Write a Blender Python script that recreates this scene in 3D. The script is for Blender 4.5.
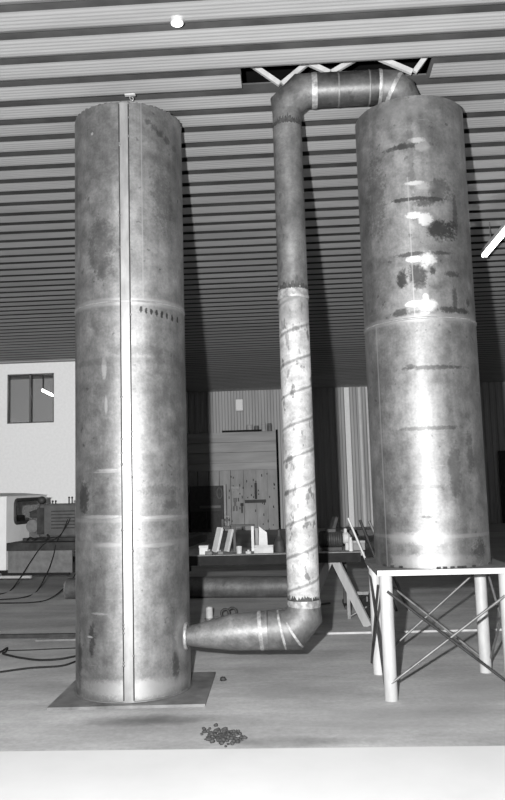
import bpy, math, random
from mathutils import Vector, Matrix
random.seed(7)
for o in list(bpy.data.objects): bpy.data.objects.remove(o)
S = bpy.context.scene
COL = S.collection
PI = math.pi

# ------------------------------------------------------------------ camera
F, PX, PY, HC = 742.0, 252.5, 400.0, 1.75
PITCH, ROLL, YAW = math.atan(84/F), 0.0285, math.radians(2.8)
FW = Vector((-math.sin(YAW)*math.cos(PITCH), math.cos(YAW)*math.cos(PITCH), math.sin(PITCH)))
R0 = Vector((math.cos(YAW), math.sin(YAW), 0)); U0 = R0.cross(FW)
RT = R0*math.cos(ROLL) - U0*math.sin(ROLL); UP = U0*math.cos(ROLL) + R0*math.sin(ROLL)
CP = Vector((0, 0, HC))
cd = bpy.data.cameras.new('camera'); cam = bpy.data.objects.new('camera', cd); COL.objects.link(cam)
cam.matrix_world = Matrix(((RT.x, UP.x, -FW.x, CP.x), (RT.y, UP.y, -FW.y, CP.y), (RT.z, UP.z, -FW.z, CP.z), (0, 0, 0, 1)))
cd.sensor_fit = 'VERTICAL'; cd.sensor_height = 36; cd.sensor_width = 36; cd.lens = F/800*36
cd.clip_start = .05; cd.clip_end = 200
S.camera = cam

# ------------------------------------------------------------------ world, flash, exposure
w = bpy.data.worlds.new('world'); S.world = w; w.use_nodes = True
w.node_tree.nodes['Background'].inputs[0].default_value = (.5, .5, .5, 1)
w.node_tree.nodes['Background'].inputs[1].default_value = .008
FLASH = 800.0
fl = bpy.data.lights.new('camera_flash', 'POINT'); fl.energy = FLASH; fl.shadow_soft_size = .035
fl.use_nodes = True
nt = fl.node_tree; em = nt.nodes['Emission']; lf = nt.nodes.new('ShaderNodeLightFalloff')
lf.inputs['Strength'].default_value = 1.0; nt.links.new(lf.outputs['Linear'], em.inputs['Strength'])
flo = bpy.data.objects.new('camera_flash', fl); COL.objects.link(flo); flo.location = (-.29, -.02, HC+.20)
vs = S.view_settings
vs.view_transform = 'Standard'; vs.look = 'None'; vs.exposure = 0.0; vs.gamma = 1.0; vs.use_curve_mapping = False

# ------------------------------------------------------------------ geometry from photo measurements
def ray(x, y): return FW + RT*((x-PX)/F) - UP*((y-PY)/F)
def at(x, y, Y): d = ray(x, y); return CP + d*(Y/d.y)
def onz(x, y, z=0.0): d = ray(x, y); return CP + d*((z-HC)/d.z)
def cyl_hit(x, y, cx, cy, r):
    d = ray(x, y); a = d.x**2+d.y**2; b = -2*(cx*d.x+cy*d.y); c = cx*cx+cy*cy-r*r
    q = max(b*b-4*a*c, 0); t = (-b-math.sqrt(q))/(2*a); p = CP+d*t
    return math.atan2(p.x-cx, -(p.y-cy)), p.z

# ------------------------------------------------------------------ helpers
class MB:
    def __init__(s): s.v = []; s.f = []; s.sm = []
    def add(s, vs, fs, smooth=False, M=None):
        n = len(s.v)
        for v in vs:
            v = Vector(v); s.v.append(tuple(M @ v if M else v))
        for f in fs: s.f.append(tuple(n+i for i in f)); s.sm.append(smooth)
        return s
    def box(s, lo, hi, M=None, bev=0.0):
        x0, y0, z0 = lo; x1, y1, z1 = hi
        if bev <= 0:
            return s.add([(x0,y0,z0),(x1,y0,z0),(x1,y1,z0),(x0,y1,z0),(x0,y0,z1),(x1,y0,z1),(x1,y1,z1),(x0,y1,z1)],
                  [(0,3,2,1),(4,5,6,7),(0,1,5,4),(1,2,6,5),(2,3,7,6),(3,0,4,7)], False, M)
        b = min(bev, (x1-x0)/2.01, (y1-y0)/2.01, (z1-z0)/2.01)
        def ring(z, i): return [(x0+b+i,y0+i,z),(x1-b-i,y0+i,z),(x1-i,y0+b+i,z),(x1-i,y1-b-i,z),(x1-b-i,y1-i,z),(x0+b+i,y1-i,z),(x0+i,y1-b-i,z),(x0+i,y0+b+i,z)]
        b2 = b*.6
        rings = [ring(z0, b2*.5), ring(z0+b2, 0), ring(z1-b2, 0), ring(z1, b2*.5)]
        vs_ = [p for r in rings for p in r]; fs = [tuple(range(7,-1,-1)), tuple(range(24,32))]
        for k in range(3):
            for i in range(8): j = (i+1)%8; fs.append((k*8+i, k*8+j, k*8+8+j, k*8+8+i))
        return s.add(vs_, fs, False, M)
    def tube(s, pts, rad, n=20, cap=True, M=None, smooth=True):
        pts = [Vector(p) for p in pts]
        if not isinstance(rad, (list, tuple)): rad = [rad]*len(pts)
        m = len(pts); D = [(pts[i+1]-pts[i]).normalized() for i in range(m-1)]
        side = D[0].cross(Vector((0, 1, 0)))
        if side.length < .1: side = D[0].cross(Vector((1, 0, 0)))
        side.normalize(); rings = []
        for i in range(m):
            di = D[max(i-1, 0)]; do = D[min(i, m-2)]; nn = (di+do)
            nn = nn.normalized() if nn.length > 1e-6 else di
            side = (side - di*side.dot(di)).normalized(); up = di.cross(side)
            r_ = []
            for k in range(n):
                a = 2*PI*k/n; o = (side*math.cos(a)+up*math.sin(a))*rad[i]
                dn = di.dot(nn)
                if dn > .3: o = o - di*(o.dot(nn)/dn)
                r_.append(pts[i]+o)
            rings.append(r_)
            if i < m-1:
                q = di.rotation_difference(do); side = q @ side
        vs_ = [p for r in rings for p in r]; fs = []
        for i in range(m-1):
            for k in range(n): j = (k+1)%n; fs.append((i*n+k, i*n+j, (i+1)*n+j, (i+1)*n+k))
        s.add(vs_, fs, smooth, M)
        if cap:
            s.add(rings[0], [tuple(range(n-1,-1,-1))], False, M); s.add(rings[-1], [tuple(range(n))], False, M)
        return s
    def lathe(s, prof, n=32, M=None, smooth=True, sharp=True):
        # prof: list of (r, z); repeated rings keep edges crisp
        for (r0, z0), (r1, z1) in zip(prof[:-1], prof[1:]):
            vs_ = [(r0*math.cos(2*PI*k/n), r0*math.sin(2*PI*k/n), z0) for k in range(n)] + [(r1*math.cos(2*PI*k/n), r1*math.sin(2*PI*k/n), z1) for k in range(n)]
            s.add(vs_, [(k, (k+1)%n, n+(k+1)%n, n+k) for k in range(n)], smooth, M)
        return s
    def ico(s, c, r, n=10, m=7, sq=(1,1,1), jit=0.0, M=None):
        vs_ = []; fs = []
        for i in range(m+1):
            t = PI*i/m
            for k in range(n):
                a = 2*PI*k/n; j = 1+random.uniform(-jit, jit)
                vs_.append((c[0]+r*sq[0]*j*math.sin(t)*math.cos(a), c[1]+r*sq[1]*j*math.sin(t)*math.sin(a), c[2]+r*sq[2]*j*math.cos(t)))
        for i in range(m):
            for k in range(n): fs.append((i*n+k, (i+1)*n+k, (i+1)*n+(k+1)%n, i*n+(k+1)%n))
        return s.add(vs_, fs, True, M)
    def build(s, name, m, parent=None, loc=None):
        me = bpy.data.meshes.new(name); me.from_pydata(s.v, [], s.f)
        me.polygons.foreach_set('use_smooth', s.sm); me.update()
        me.materials.append(m)
        o = bpy.data.objects.new(name, me); COL.objects.link(o)
        if parent: o.parent = parent
        if loc: o.location = loc
        return o
def bar(p, q, w_, h=None):
    "matrix + box for a bar from p to q"
    p = Vector(p); q = Vector(q); d = q-p; L = d.length; d.normalize()
    x = d.cross(Vector((0,0,1)));
    if x.length < .05: x = Vector((1,0,0))
    x.normalize(); y = d.cross(x)
    M = Matrix(((x.x,y.x,d.x,p.x),(x.y,y.y,d.y,p.y),(x.z,y.z,d.z,p.z),(0,0,0,1)))
    h = h or w_
    return (-w_/2,-h/2,0), (w_/2,h/2,L), M
def smooth_path(P, n=8):
    P = [Vector(p) for p in P]; out = []
    for i in range(len(P)-1):
        a = P[max(i-1,0)]; b = P[i]; c = P[i+1]; d = P[min(i+2,len(P)-1)]
        for k in range(n):
            t = k/n
            out.append(.5*((2*b)+(c-a)*t+(2*a-5*b+4*c-d)*t*t+(3*b-a-3*c+d)*t**3))
    out.append(P[-1]); return out
def tag(o, label, cat, group=None, kind=None):
    o['label'] = label; o['category'] = cat
    if group: o['group'] = group
    if kind: o['kind'] = kind
    return o
def thing(name, label, cat, loc=(0,0,0), rz=0.0, group=None):
    o = bpy.data.objects.new(name, None); COL.objects.link(o); o.empty_display_size = .1
    o.location = loc; o.rotation_euler = (0, 0, rz)
    return tag(o, label, cat, group)
def struct(name, mb, m, label=None):
    o = mb.build(name, m); o['kind'] = 'structure'
    if label: o['label'] = label
    return o

# ------------------------------------------------------------------ materials
ALB = .45            # steel, concrete and sheet metal are all fairly dark
class NB:
    def __init__(s, m): s.nt = m.node_tree; s.N = s.nt.nodes; s.L = s.nt.links
    def put(s, n, i, v):
        if v is None: return
        if hasattr(v, 'links'): s.L.new(v, n.inputs[i])
        else: n.inputs[i].default_value = v
    def math(s, op, a, b=None, c=None):
        n = s.N.new('ShaderNodeMath'); n.operation = op; s.put(n,0,a); s.put(n,1,b); s.put(n,2,c); return n.outputs[0]
    def sstep(s, x, a, b, lo=0.0, hi=1.0):
        n = s.N.new('ShaderNodeMapRange'); n.interpolation_type = 'SMOOTHSTEP'; s.put(n,0,x); s.put(n,1,a); s.put(n,2,b); s.put(n,3,lo); s.put(n,4,hi); return n.outputs[0]
    def lin(s, x, a, b, lo=0.0, hi=1.0):
        n = s.N.new('ShaderNodeMapRange'); s.put(n,0,x); s.put(n,1,a); s.put(n,2,b); s.put(n,3,lo); s.put(n,4,hi); return n.outputs[0]
    def coord(s, k='Object'): return s.N.new('ShaderNodeTexCoord').outputs[k]
    def noise(s, scale, vec, detail=4, rough=.55, stretch=None):
        if stretch:
            mp = s.N.new('ShaderNodeMapping'); mp.inputs['Scale'].default_value = stretch; s.L.new(vec, mp.inputs[0]); vec = mp.outputs[0]
        n = s.N.new('ShaderNodeTexNoise'); n.inputs['Scale'].default_value = scale; n.inputs['Detail'].default_value = detail
        n.inputs['Roughness'].default_value = rough; s.L.new(vec, n.inputs['Vector']); return n.outputs['Fac']
    def mix(s, f, a, b):
        n = s.N.new('ShaderNodeMix'); n.data_type = 'FLOAT'; s.put(n,0,f); s.put(n,2,a); s.put(n,3,b); return n.outputs[0]
    def grey(s, x):
        x = s.math('MULTIPLY', x, ALB)
        n = s.N.new('ShaderNodeCombineColor')
        for i in range(3): s.L.new(x, n.inputs[i])
        return n.outputs[0]
    def bump(s, h, strength, dist=.01):
        n = s.N.new('ShaderNodeBump'); n.inputs['Strength'].default_value = strength; n.inputs['Distance'].default_value = dist
        s.L.new(h, n.inputs['Height']); return n.outputs[0]
def newmat(name, rough=.6, metal=0.0, spec=None):
    m = bpy.data.materials.new(name); m.use_nodes = True
    b = m.node_tree.nodes['Principled BSDF']; b.inputs['Roughness'].default_value = rough; b.inputs['Metallic'].default_value = metal
    if spec is not None: b.inputs['Specular IOR Level'].default_value = spec
    return m, NB(m), b
def mottled(name, c, amt=.25, scale=6, rough=.6, metal=0.0, stretch=None, bump=.0, spec=None):
    m, n, b = newmat(name, rough, metal, spec)
    co = n.coord(); x = n.noise(scale, co, 5, .6, stretch)
    v = n.lin(x, .3, .7, c*(1-amt), c*(1+amt)); n.L.new(n.grey(v), b.inputs['Base Color'])
    if bump: n.L.new(n.bump(x, bump), b.inputs['Normal'])
    return m
M_dark = mottled('dark_metal', .06, .4, 9, .6, .1, spec=.2)
M_black = mottled('black_rubber', .03, .3, 9, .8, spec=.08)
M_greymetal = mottled('grey_metal', .22, .4, 12, .5, .3)
M_midpaint = mottled('grey_paint', .2, .3, 8, .6)
M_white = mottled('white_paint', .72, .12, 14, .6)
M_pale = mottled('pale_board', .62, .2, 10, .7)
M_wood = mottled('bare_wood', .42, .2, 9, .8, 0, (1, 1, .12))
M_darkwood = mottled('dark_wood', .09, .3, 9, .8)
M_weld = mottled('weld_bead', .62, .4, 40, .45, .5, bump=.4)
M_burn = mottled('burnt_weld', .045, .8, 40, .7)

# column skin: mottled rolled plate with dents, heat bands and drips given as (angle, height) marks
def column_skin(name, base, marks, bands=(), streaks=(), rough=.42):
    m, n, b = newmat(name, rough, .82)
    co = n.coord(); sx = n.N.new('ShaderNodeSeparateXYZ'); n.L.new(co, sx.inputs[0])
    u = n.math('ARCTAN2', sx.outputs[0], n.math('MULTIPLY', sx.outputs[1], -1.0)); z = sx.outputs[2]
    big = n.noise(1.6, co, 5, .62); med = n.noise(7, co, 6, .65); fine = n.noise(45, co, 3, .6); vert = n.noise(5, co, 4, .6, (1.6, 1.6, .12))
    v = n.lin(big, .3, .7, base*.66, base*1.28)
    v = n.math('MULTIPLY', v, n.lin(med, .3, .7, .68, 1.26))
    v = n.math('MULTIPLY', v, n.lin(vert, .3, .7, .82, 1.16))
    v = n.math('MULTIPLY', v, n.lin(fine, .3, .7, .86, 1.12))
    spots = n.noise(16, co, 2, .5); v = n.math('MULTIPLY', v, n.sstep(spots, .68, .76, 1.0, .62))
    scr = n.noise(11, co, 3, .5, (.25, .25, 3)); v = n.mix(n.sstep(scr, .70, .76, 0, .45), v, .55)
    wob = n.math('MULTIPLY', n.math('SUBTRACT', med, .5), 3.2)
    wob2 = n.math('MULTIPLY', n.math('SUBTRACT', fine, .5), 2.6)
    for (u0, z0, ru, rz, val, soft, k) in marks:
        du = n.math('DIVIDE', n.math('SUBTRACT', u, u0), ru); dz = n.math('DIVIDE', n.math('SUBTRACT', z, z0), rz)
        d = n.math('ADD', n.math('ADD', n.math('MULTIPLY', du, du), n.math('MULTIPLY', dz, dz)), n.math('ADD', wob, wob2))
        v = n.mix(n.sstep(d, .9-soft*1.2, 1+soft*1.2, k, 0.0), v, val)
    for (z0, hz, val, k) in bands:
        d = n.math('ADD', n.math('ABSOLUTE', n.math('DIVIDE', n.math('SUBTRACT', z, z0), hz)), n.math('MULTIPLY', wob, .5))
        v = n.mix(n.math('MULTIPLY', n.sstep(d, .5, 1.3, k, 0.0), n.lin(big, .3, .65, .3, 1)), v, val)
    for (u0, hu, val, k, z0, z1) in streaks:
        d = n.math('ADD', n.math('ABSOLUTE', n.math('DIVIDE', n.math('SUBTRACT', u, u0), hu)), n.math('MULTIPLY', wob2, .3))
        f = n.math('MULTIPLY', n.sstep(d, .5, 1.2, k, 0.0), n.math('MULTIPLY', n.math('GREATER_THAN', z, z0), n.math('LESS_THAN', z, z1)))
        v = n.mix(f, v, val)
    n.L.new(n.grey(v), b.inputs['Base Color'])
    n.L.new(n.lin(med, .3, .7, rough-.04, rough+.08), b.inputs['Roughness'])
    hh = n.math('ADD', n.math('MULTIPLY', big, 1.0), n.math('MULTIPLY', med, .12))
    n.L.new(n.bump(hh, .25, .02), b.inputs['Normal'])
    return m

# floor
def concrete(name, c, c2, marks=()):
    m, n, b = newmat(name, .75, 0, .3)
    co = n.coord(); big = n.noise(.55, co, 6, .6); st = n.noise(1.3, co, 6, .65, (.5, 1.6, 1)); fine = n.noise(22, co, 4, .65)
    v = n.lin(big, .32, .68, c, c2); v = n.math('MULTIPLY', v, n.lin(st, .3, .7, .72, 1.25)); v = n.math('MULTIPLY', v, n.lin(fine, .3, .7, .88, 1.12))
    sx = n.N.new('ShaderNodeSeparateXYZ'); n.L.new(co, sx.inputs[0])
    wob = n.math('MULTIPLY', n.math('SUBTRACT', n.noise(3, co, 5, .6), .5), 2.4)
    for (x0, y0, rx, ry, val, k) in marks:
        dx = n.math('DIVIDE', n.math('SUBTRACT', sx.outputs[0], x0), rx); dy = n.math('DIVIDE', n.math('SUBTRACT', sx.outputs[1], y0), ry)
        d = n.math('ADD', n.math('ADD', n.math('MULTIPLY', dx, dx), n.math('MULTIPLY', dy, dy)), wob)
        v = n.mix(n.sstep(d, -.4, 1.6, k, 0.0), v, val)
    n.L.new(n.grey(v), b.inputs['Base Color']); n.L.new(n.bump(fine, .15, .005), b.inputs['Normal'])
    return m
def ctr(x, y): p = onz(x, y, 0); return p.x, p.y
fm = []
for (x, y, rx, ry, val, k) in [(150,720,.55,.14,.1,.8),(300,742,.5,.1,.14,.5),(395,716,.9,.4,.5,.45),(490,690,.6,.35,.5,.45),(300,690,.6,.3,.3,.4),(30,690,.5,.3,.2,.4),(450,640,.5,.4,.42,.5),(265,668,.3,.25,.4,.5)]:  # first mark paints the base plate's shadow, the rest vary the tone
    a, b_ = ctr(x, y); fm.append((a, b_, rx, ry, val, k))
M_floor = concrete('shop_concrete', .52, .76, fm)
M_apron = mottled('pale_concrete', 1.02, .05, 1.5, .9)
M_apron.node_tree.nodes['Principled BSDF'].inputs['Roughness'].default_value = .9
M_ceil = mottled('galvanised_roof_sheet', .49, .16, 3, .65, .0, (.15, 1, 1))
M_wallsheet = mottled('corrugated_wall_sheet', .58, .2, 2, .6, .1, (1, 1, .1))
M_plaster = mottled('white_plaster', .66/ALB, .05, 14, .9, spec=.2)
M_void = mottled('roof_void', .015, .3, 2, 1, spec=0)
M_groove_shade = mottled('groove_shade_sheet', .14, .3, 2, 1, spec=0)  # dark colour painted in as shade for the ceiling grooves
M_rib = mottled('pale_rib', 1.1, .1, 3, .8)
m, n, b = newmat('window_glass', .03); M_glass = m
n.N.remove(b); tr = n.N.new('ShaderNodeBsdfTransparent'); gl = n.N.new('ShaderNodeBsdfGlossy'); gl.inputs['Roughness'].default_value = .02
tr.inputs[0].default_value = (.8, .8, .8, 1); mx = n.N.new('ShaderNodeMixShader'); fr = n.N.new('ShaderNodeMapRange'); lw = n.N.new('ShaderNodeLayerWeight'); n.L.new(lw.outputs['Facing'], fr.inputs[0]); fr.inputs[1].default_value = .3; fr.inputs[3].default_value = .05; fr.inputs[4].default_value = .5
n.L.new(fr.outputs[0], mx.inputs[0]); n.L.new(tr.outputs[0], mx.inputs[1]); n.L.new(gl.outputs[0], mx.inputs[2]); n.L.new(mx.outputs[0], n.N['Material Output'].inputs[0])
def emit(name, s):
    m, n, b = newmat(name); b.inputs['Emission Color'].default_value = (1,1,1,1); b.inputs['Emission Strength'].default_value = s
    b.inputs['Base Color'].default_value = (.8,.8,.8,1); return m
M_tube = emit('lit_fluorescent', 14); M_tube_reflection = emit('lit_tube_reflection', 26); M_disc = emit('lit_disc', 4)

# ------------------------------------------------------------------ setting
ZC, PITCHC, YB = 5.42, .351, 29.1
XL, XR = -14.0, 13.0
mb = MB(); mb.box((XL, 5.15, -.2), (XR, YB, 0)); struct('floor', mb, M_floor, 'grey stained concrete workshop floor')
mb = MB(); mb.box((XL, -3, -.2), (XR, 5.15, 0.004)); struct('trim_1', mb, M_apron, 'pale concrete apron along the front edge of the floor')

# ceiling: rounded corrugations running left to right with fine flutes, cut open over the pipe
SL0, SL1, SX0, SX1 = 6.30, 6.66, -.335, 1.395
TG = .885                                   # sheet ends here; the added gap shows dark sheets as painted groove shade
def zc(t):
    if t < .60: return .012*(1-t/.60) + (.0024*math.cos(2*PI*(t-.08)/.48*4) if .08 < t < .56 else .0024*math.cos(0)*min(1, max(0, t/.08 if t < .3 else (.60-t)/.04)))
    return .046*((t-.60)/(TG-.60))**1.1
TS = [TG*k/26 for k in range(27)]
mb = MB()
def strip(Y0, Y1, x0, x1):
    k = math.floor((Y0-5.27)/PITCHC)
    while 5.27+k*PITCHC < Y1:
        b0 = 5.27+k*PITCHC; ys = [(b0+t*PITCHC, t) for t in TS if Y0 <= b0+t*PITCHC <= Y1]; k += 1
        lo_t, hi_t = (Y0-b0)/PITCHC, (Y1-b0)/PITCHC
        if 0 < lo_t < TG: ys.insert(0, (Y0, lo_t))
        if 0 < hi_t < TG: ys.append((Y1, hi_t))
        if len(ys) < 2: continue
        vs_ = []
        for (Y, t) in ys: vs_ += [(x0, Y, ZC+zc(t)), (x1, Y, ZC+zc(t))]
        mb.add(vs_, [(2*i, 2*i+1, 2*i+3, 2*i+2) for i in range(len(ys)-1)], True)
strip(-3, SL0, XL, XR); strip(SL1, YB, XL, XR); strip(SL0, SL1, XL, SX0); strip(SL0, SL1, SX1, XR)
struct('ceiling', mb, M_ceil, 'ribbed metal roof sheeting with a slot cut over the pipe')
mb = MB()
mb.box((XL, -3, 6.2), (XR, YB, 6.3)); struct('trim_2', mb, M_void, 'roof deck above the ribbed sheeting, blackened to stand for shade')  # near-black colour stands in for the unlit roof space
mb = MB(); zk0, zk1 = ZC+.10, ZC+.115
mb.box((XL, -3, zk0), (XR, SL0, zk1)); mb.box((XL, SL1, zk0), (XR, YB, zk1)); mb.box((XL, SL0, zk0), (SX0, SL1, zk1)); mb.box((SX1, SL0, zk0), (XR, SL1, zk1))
struct('trim_3', mb, M_groove_shade, 'added dark sheets over the ceiling gaps, standing in for shade in the grooves')

# walls
def corr_wall(name, X0, X1, Y, H, pitch=.24, dep=.035):
    mb = MB(); prof = [(0, 0), (.30, 0), (.42, dep), (.82, dep), (.94, 0)]
    xs = []; x = X0
    while x < X1:
        for (t, d) in prof:
            xs.append((min(x+t*pitch, X1), d))
        x += pitch
    vs_ = []
    for (x, d) in xs: vs_ += [(x, Y-d, 0), (x, Y-d, H)]
    mb.add(vs_, [(2*i, 2*i+2, 2*i+3, 2*i+1) for i in range(len(xs)-1)])
    return struct(name, mb, M_wallsheet)
corr_wall('wall_back', -4.05, XR, YB, 6.2)
mb = MB(); mb.box((XL-.1, -3, 0), (XL, YB, 6.2)); struct('wall_left', mb, M_wallsheet)
mb = MB(); mb.box((XR, -3, 0), (XR+.1, YB, 6.2)); struct('wall_right', mb, M_wallsheet)
# white office wall with a window opening, office block behind
YO = 21.0; W0 = at(7, 374, YO); W1 = at(54, 422, YO)
wx0, wx1, wz0, wz1 = -8.15, -6.775, 3.68, 5.12
mb = MB(); XO = -4.0
mb.box((XL, YO, 0), (wx0, YO+.12, 6.2)); mb.box((wx1, YO, 0), (XO, YO+.12, 6.2))
mb.box((wx0, YO, 0), (wx1, YO+.12, wz0)); mb.box((wx0, YO, wz1), (wx1, YO+.12, 6.2))
mb.box((XO-.12, YO+.12, 0), (XO, YB, 6.2))
struct('wall_office', mb, M_plaster, 'white plastered wall of the office block')
mb = MB(); mb.box((-9.5, YO+3, 2.6), (-5.0, YO+3.1, 6.1)); mb.box((-9.5, YO+.12, 2.5), (-5.0, YO+3.1, 2.6)); mb.box((-9.6, YO+.12, 2.5), (-9.5, YO+3.1, 6.1)); mb.box((-5.0, YO+.12, 2.5), (-4.9, YO+3.1, 6.1))
struct('wall_office_inside', mb, M_plaster)
mb = MB(); fw_ = .035
for (a, c) in [((wx0, wz0), (wx1, wz0+fw_)), ((wx0, wz1-fw_), (wx1, wz1)), ((wx0, wz0), (wx0+fw_, wz1)), ((wx1-fw_, wz0), (wx1, wz1)), ((-7.505, wz0), (-7.455, wz1))]:
    mb.box((a[0], YO+.01, a[1]), (c[0], YO+.07, c[1]))
wf = struct('window_1', mb, M_greymetal, 'two pane sliding window in the white wall')
mb = MB(); mb.box((wx0+fw_, YO+.05, wz0+fw_), (-7.505, YO+.056, wz1-fw_)); mb.build('window_pane', M_glass, wf)
mb = MB(); mb.box((-7.455, YO+.03, wz0+fw_), (wx1-fw_, YO+.036, wz1-fw_)); mb.build('window_pane', M_glass, wf)
# light post on the back wall, dark door far right
p0 = at(346, 388, YB-.1); mb = MB(); mb.box((2.17, YB-.14, .0), (2.36, YB-.05, 5.4)); struct('trim_4', mb, M_plaster, 'pale vertical post on the corrugated back wall')
mb = MB()
for x0 in (2.72, 3.02, 3.28): mb.box((x0, YB-.07, 0), (x0+.09, YB-.04, 5.4))
struct('trim_5', mb, M_rib, 'pale vertical ribs on the corrugated back wall')
mb = MB(); mb.box((7.98, YB-.12, 0), (9.1, YB-.04, 2.75)); mb.box((8.05, YB-.14, .1), (8.5, YB-.12, 2.65)); mb.box((8.56, YB-.14, .1), (9.03, YB-.12, 2.65))
struct('door_1', mb, M_dark, 'dark double door in the back wall')

# ------------------------------------------------------------------ left column
LX, LY, CR = -1.43, 6.65, .497
LB, LT = .022, 5.135
lh = lambda x, y: cyl_hit(x, y, LX, LY, .497)
mk = []
def mark(lst, hit, zb, x, y, rx, ry, val, soft=.5, k=.8):
    u, z = hit(x, y); d = 6.3
    lst.append((u, z-zb, rx/742*d/CR, ry/742*d, val, soft, k))
for i in range(8):
    mark(mk, lh, LB, 141+i*5.2, 309.5+i*1.3+ (i>5)*1, 1.6, 3.6, .035, .35, .85)
for (x, y, rx, ry, val, k) in [(84,497,8,14,.09,.8),(92,640,4,14,.08,.75),(160,490,24,5,.16,.45),(172,505,12,4,.16,.45),(140,350,30,5,.2,.35),(165,375,20,4,.2,.3),(100,250,14,30,.13,.4),(162,200,12,30,.12,.4),(176,668,5,16,.08,.7),
        (148,122,4,3,.07,.55),(154,128,4,3.5,.07,.55),(160,134,4,3.5,.08,.5),(167,141,4,4,.09,.5),(174,149,4,4,.1,.4),(92,134,1.5,1.5,.9,.9),(104,368,2.5,10,.8,.7),(106,405,1.6,8,.8,.6),(183,636,12,20,.75,.75),(185,545,10,8,.7,.4),(108,470,12,1.2,.75,.7),(105,472,14,1.0,.7,.6),(98,517,22,1.6,.78,.6),(160,517,26,1.6,.75,.6),(108,545,14,2,.75,.5),(160,545,16,2,.75,.5),(100,614,9,1.2,.7,.6),(90,637,4,1,.9,.8),(130,690,60,8,.72,.75),(150,690,45,7,.7,.6),(120,440,20,25,.3,.3),(80,660,4,25,.06,.6)]:
    mark(mk, lh, LB, x, y, rx, ry, val, .6, k)
_, zg = lh(131, 301); zg -= LB
u_s, _ = lh(126, 400)
u_f, _ = lh(142, 200)
M_colL = column_skin('left_column_plate', .41, mk, [(zg, .035, .75, .7), (lh(130,520)[1]-LB, .02, .7, .5), (lh(130,545)[1]-LB, .025, .6, .4), (lh(130,360)[1]-LB, .03, .12, .35)],
                     [(u_f, .012, .6, .45, zg, 6)], .54)
t = thing('steel_column', 'tall left steel column standing on a square floor plate, vertical welded strip down its front', 'column', (LX, LY, 0))
def ring_prof(r, z0, z1): return [(r, z0), (r, z1)]
mb = MB()
zs = [LB+(LT-LB)*i/12 for i in range(13)]
mb.lathe([(CR, z-LB) for z in zs], 96); mb.lathe([(CR, LT-LB), (CR-.012, LT-LB), (CR-.012, LT-LB-.10)], 96, smooth=False)
shell = mb.build('shell', M_colL, t, (0, 0, LB))
mb = MB(); mb.lathe([(CR-.012, .0), (.30, .05), (.001, .06)], 64); mb.build('top_cap', M_greymetal, t, (0, 0, LT-.09))
mb = MB()
for k in range(0, 46):                                   # ragged burnt rim
    a = -PI+2*PI*k/46+random.uniform(-.03, .03); h = random.uniform(.004, .014); wv = random.uniform(.02, .05)
    c, s_ = math.cos(a), math.sin(a)
    mb.add([((CR+.003)*math.cos(a-wv), (CR+.003)*math.sin(a-wv), -.006), ((CR+.003)*math.cos(a+wv), (CR+.003)*math.sin(a+wv), -.006), ((CR+.001)*math.cos(a+wv*.6), (CR+.001)*math.sin(a+wv*.6), h), ((CR+.001)*math.cos(a-wv*.6), (CR+.001)*math.sin(a-wv*.6), h),
            ((CR-.013)*math.cos(a-wv), (CR-.013)*math.sin(a-wv), -.006), ((CR-.013)*math.cos(a+wv), (CR-.013)*math.sin(a+wv), -.006), ((CR-.012)*math.cos(a+wv*.6), (CR-.012)*math.sin(a+wv*.6), h), ((CR-.012)*math.cos(a-wv*.6), (CR-.012)*math.sin(a-wv*.6), h)],
           [(0,1,2,3),(5,4,7,6),(3,2,6,7),(0,3,7,4),(1,5,6,2)])
mb.build('cut_rim', M_greymetal, t, (0, 0, LT))
def curved_strip(u0, u1, z0, z1, r, th, n=6):
    mb = MB(); vs_ = []
    for i in range(n+1):
        u = u0+(u1-u0)*i/n; x, y = math.sin(u), -math.cos(u)
        vs_ += [(x*r, y*r, z0), (x*r, y*r, z1), (x*(r+th), y*(r+th), z0), (x*(r+th), y*(r+th), z1)]
    fs = []
    for i in range(n):
        a, b2 = 4*i, 4*i+4
        fs += [(a+2, b2+2, b2+3, a+3), (a, a+1, b2+1, b2), (a+1, a+3, b2+3, b2+1), (a, b2, b2+2, a+2)]
    fs += [(0, 2, 3, 1), (4*n, 4*n+1, 4*n+3, 4*n+2)]
    return mb.add(vs_, fs)
M_strip = mottled('seam_strip_plate', .44, .3, 10, .45, .55, (1, 1, .3))
su0, su1 = lh(121.5, 400)[0], lh(131, 400)[0]
st_ = curved_strip(su0, su1, LB+.01, LT-.005, CR, .006).build('seam_strip', M_strip, t)
for uu in (su0, su1):
    mb = MB(); P = []
    for i in range(61):
        z = LB+.02+(LT-LB-.04)*i/60; r = CR+.003; P.append((math.sin(uu)*r, -math.cos(uu)*r, z))
    mb.tube(P, .0065, 6); mb.build('weld_line', M_dark, t)
mb = MB()
for k in range(24):                                       # stitch-weld dabs along the strip
    uu = random.choice((su0, su1)); z = random.uniform(.2, LT-.1); mb.ico((math.sin(uu)*(CR+.005), -math.cos(uu)*(CR+.005), z), .011, 6, 4, (1, .6, 1.2), .2)
mb.build('weld_dab', M_greymetal, t)
def weld_ring(z, r, br, m, parent, amp=.0, n=72, ph=0):
    mb = MB(); P = [((r)*math.cos(2*PI*k/n), (r)*math.sin(2*PI*k/n), z+amp*math.sin(2*PI*k/n+ph)) for k in range(n+1)]
    mb.tube(P, br, 6, cap=False); return mb.build('girth_weld', m, parent)
M_seam = mottled('ground_weld_seam', .5, .3, 25, .45, .5)
weld_ring(zg+LB, CR+.001, .007, M_seam, t)
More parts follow.
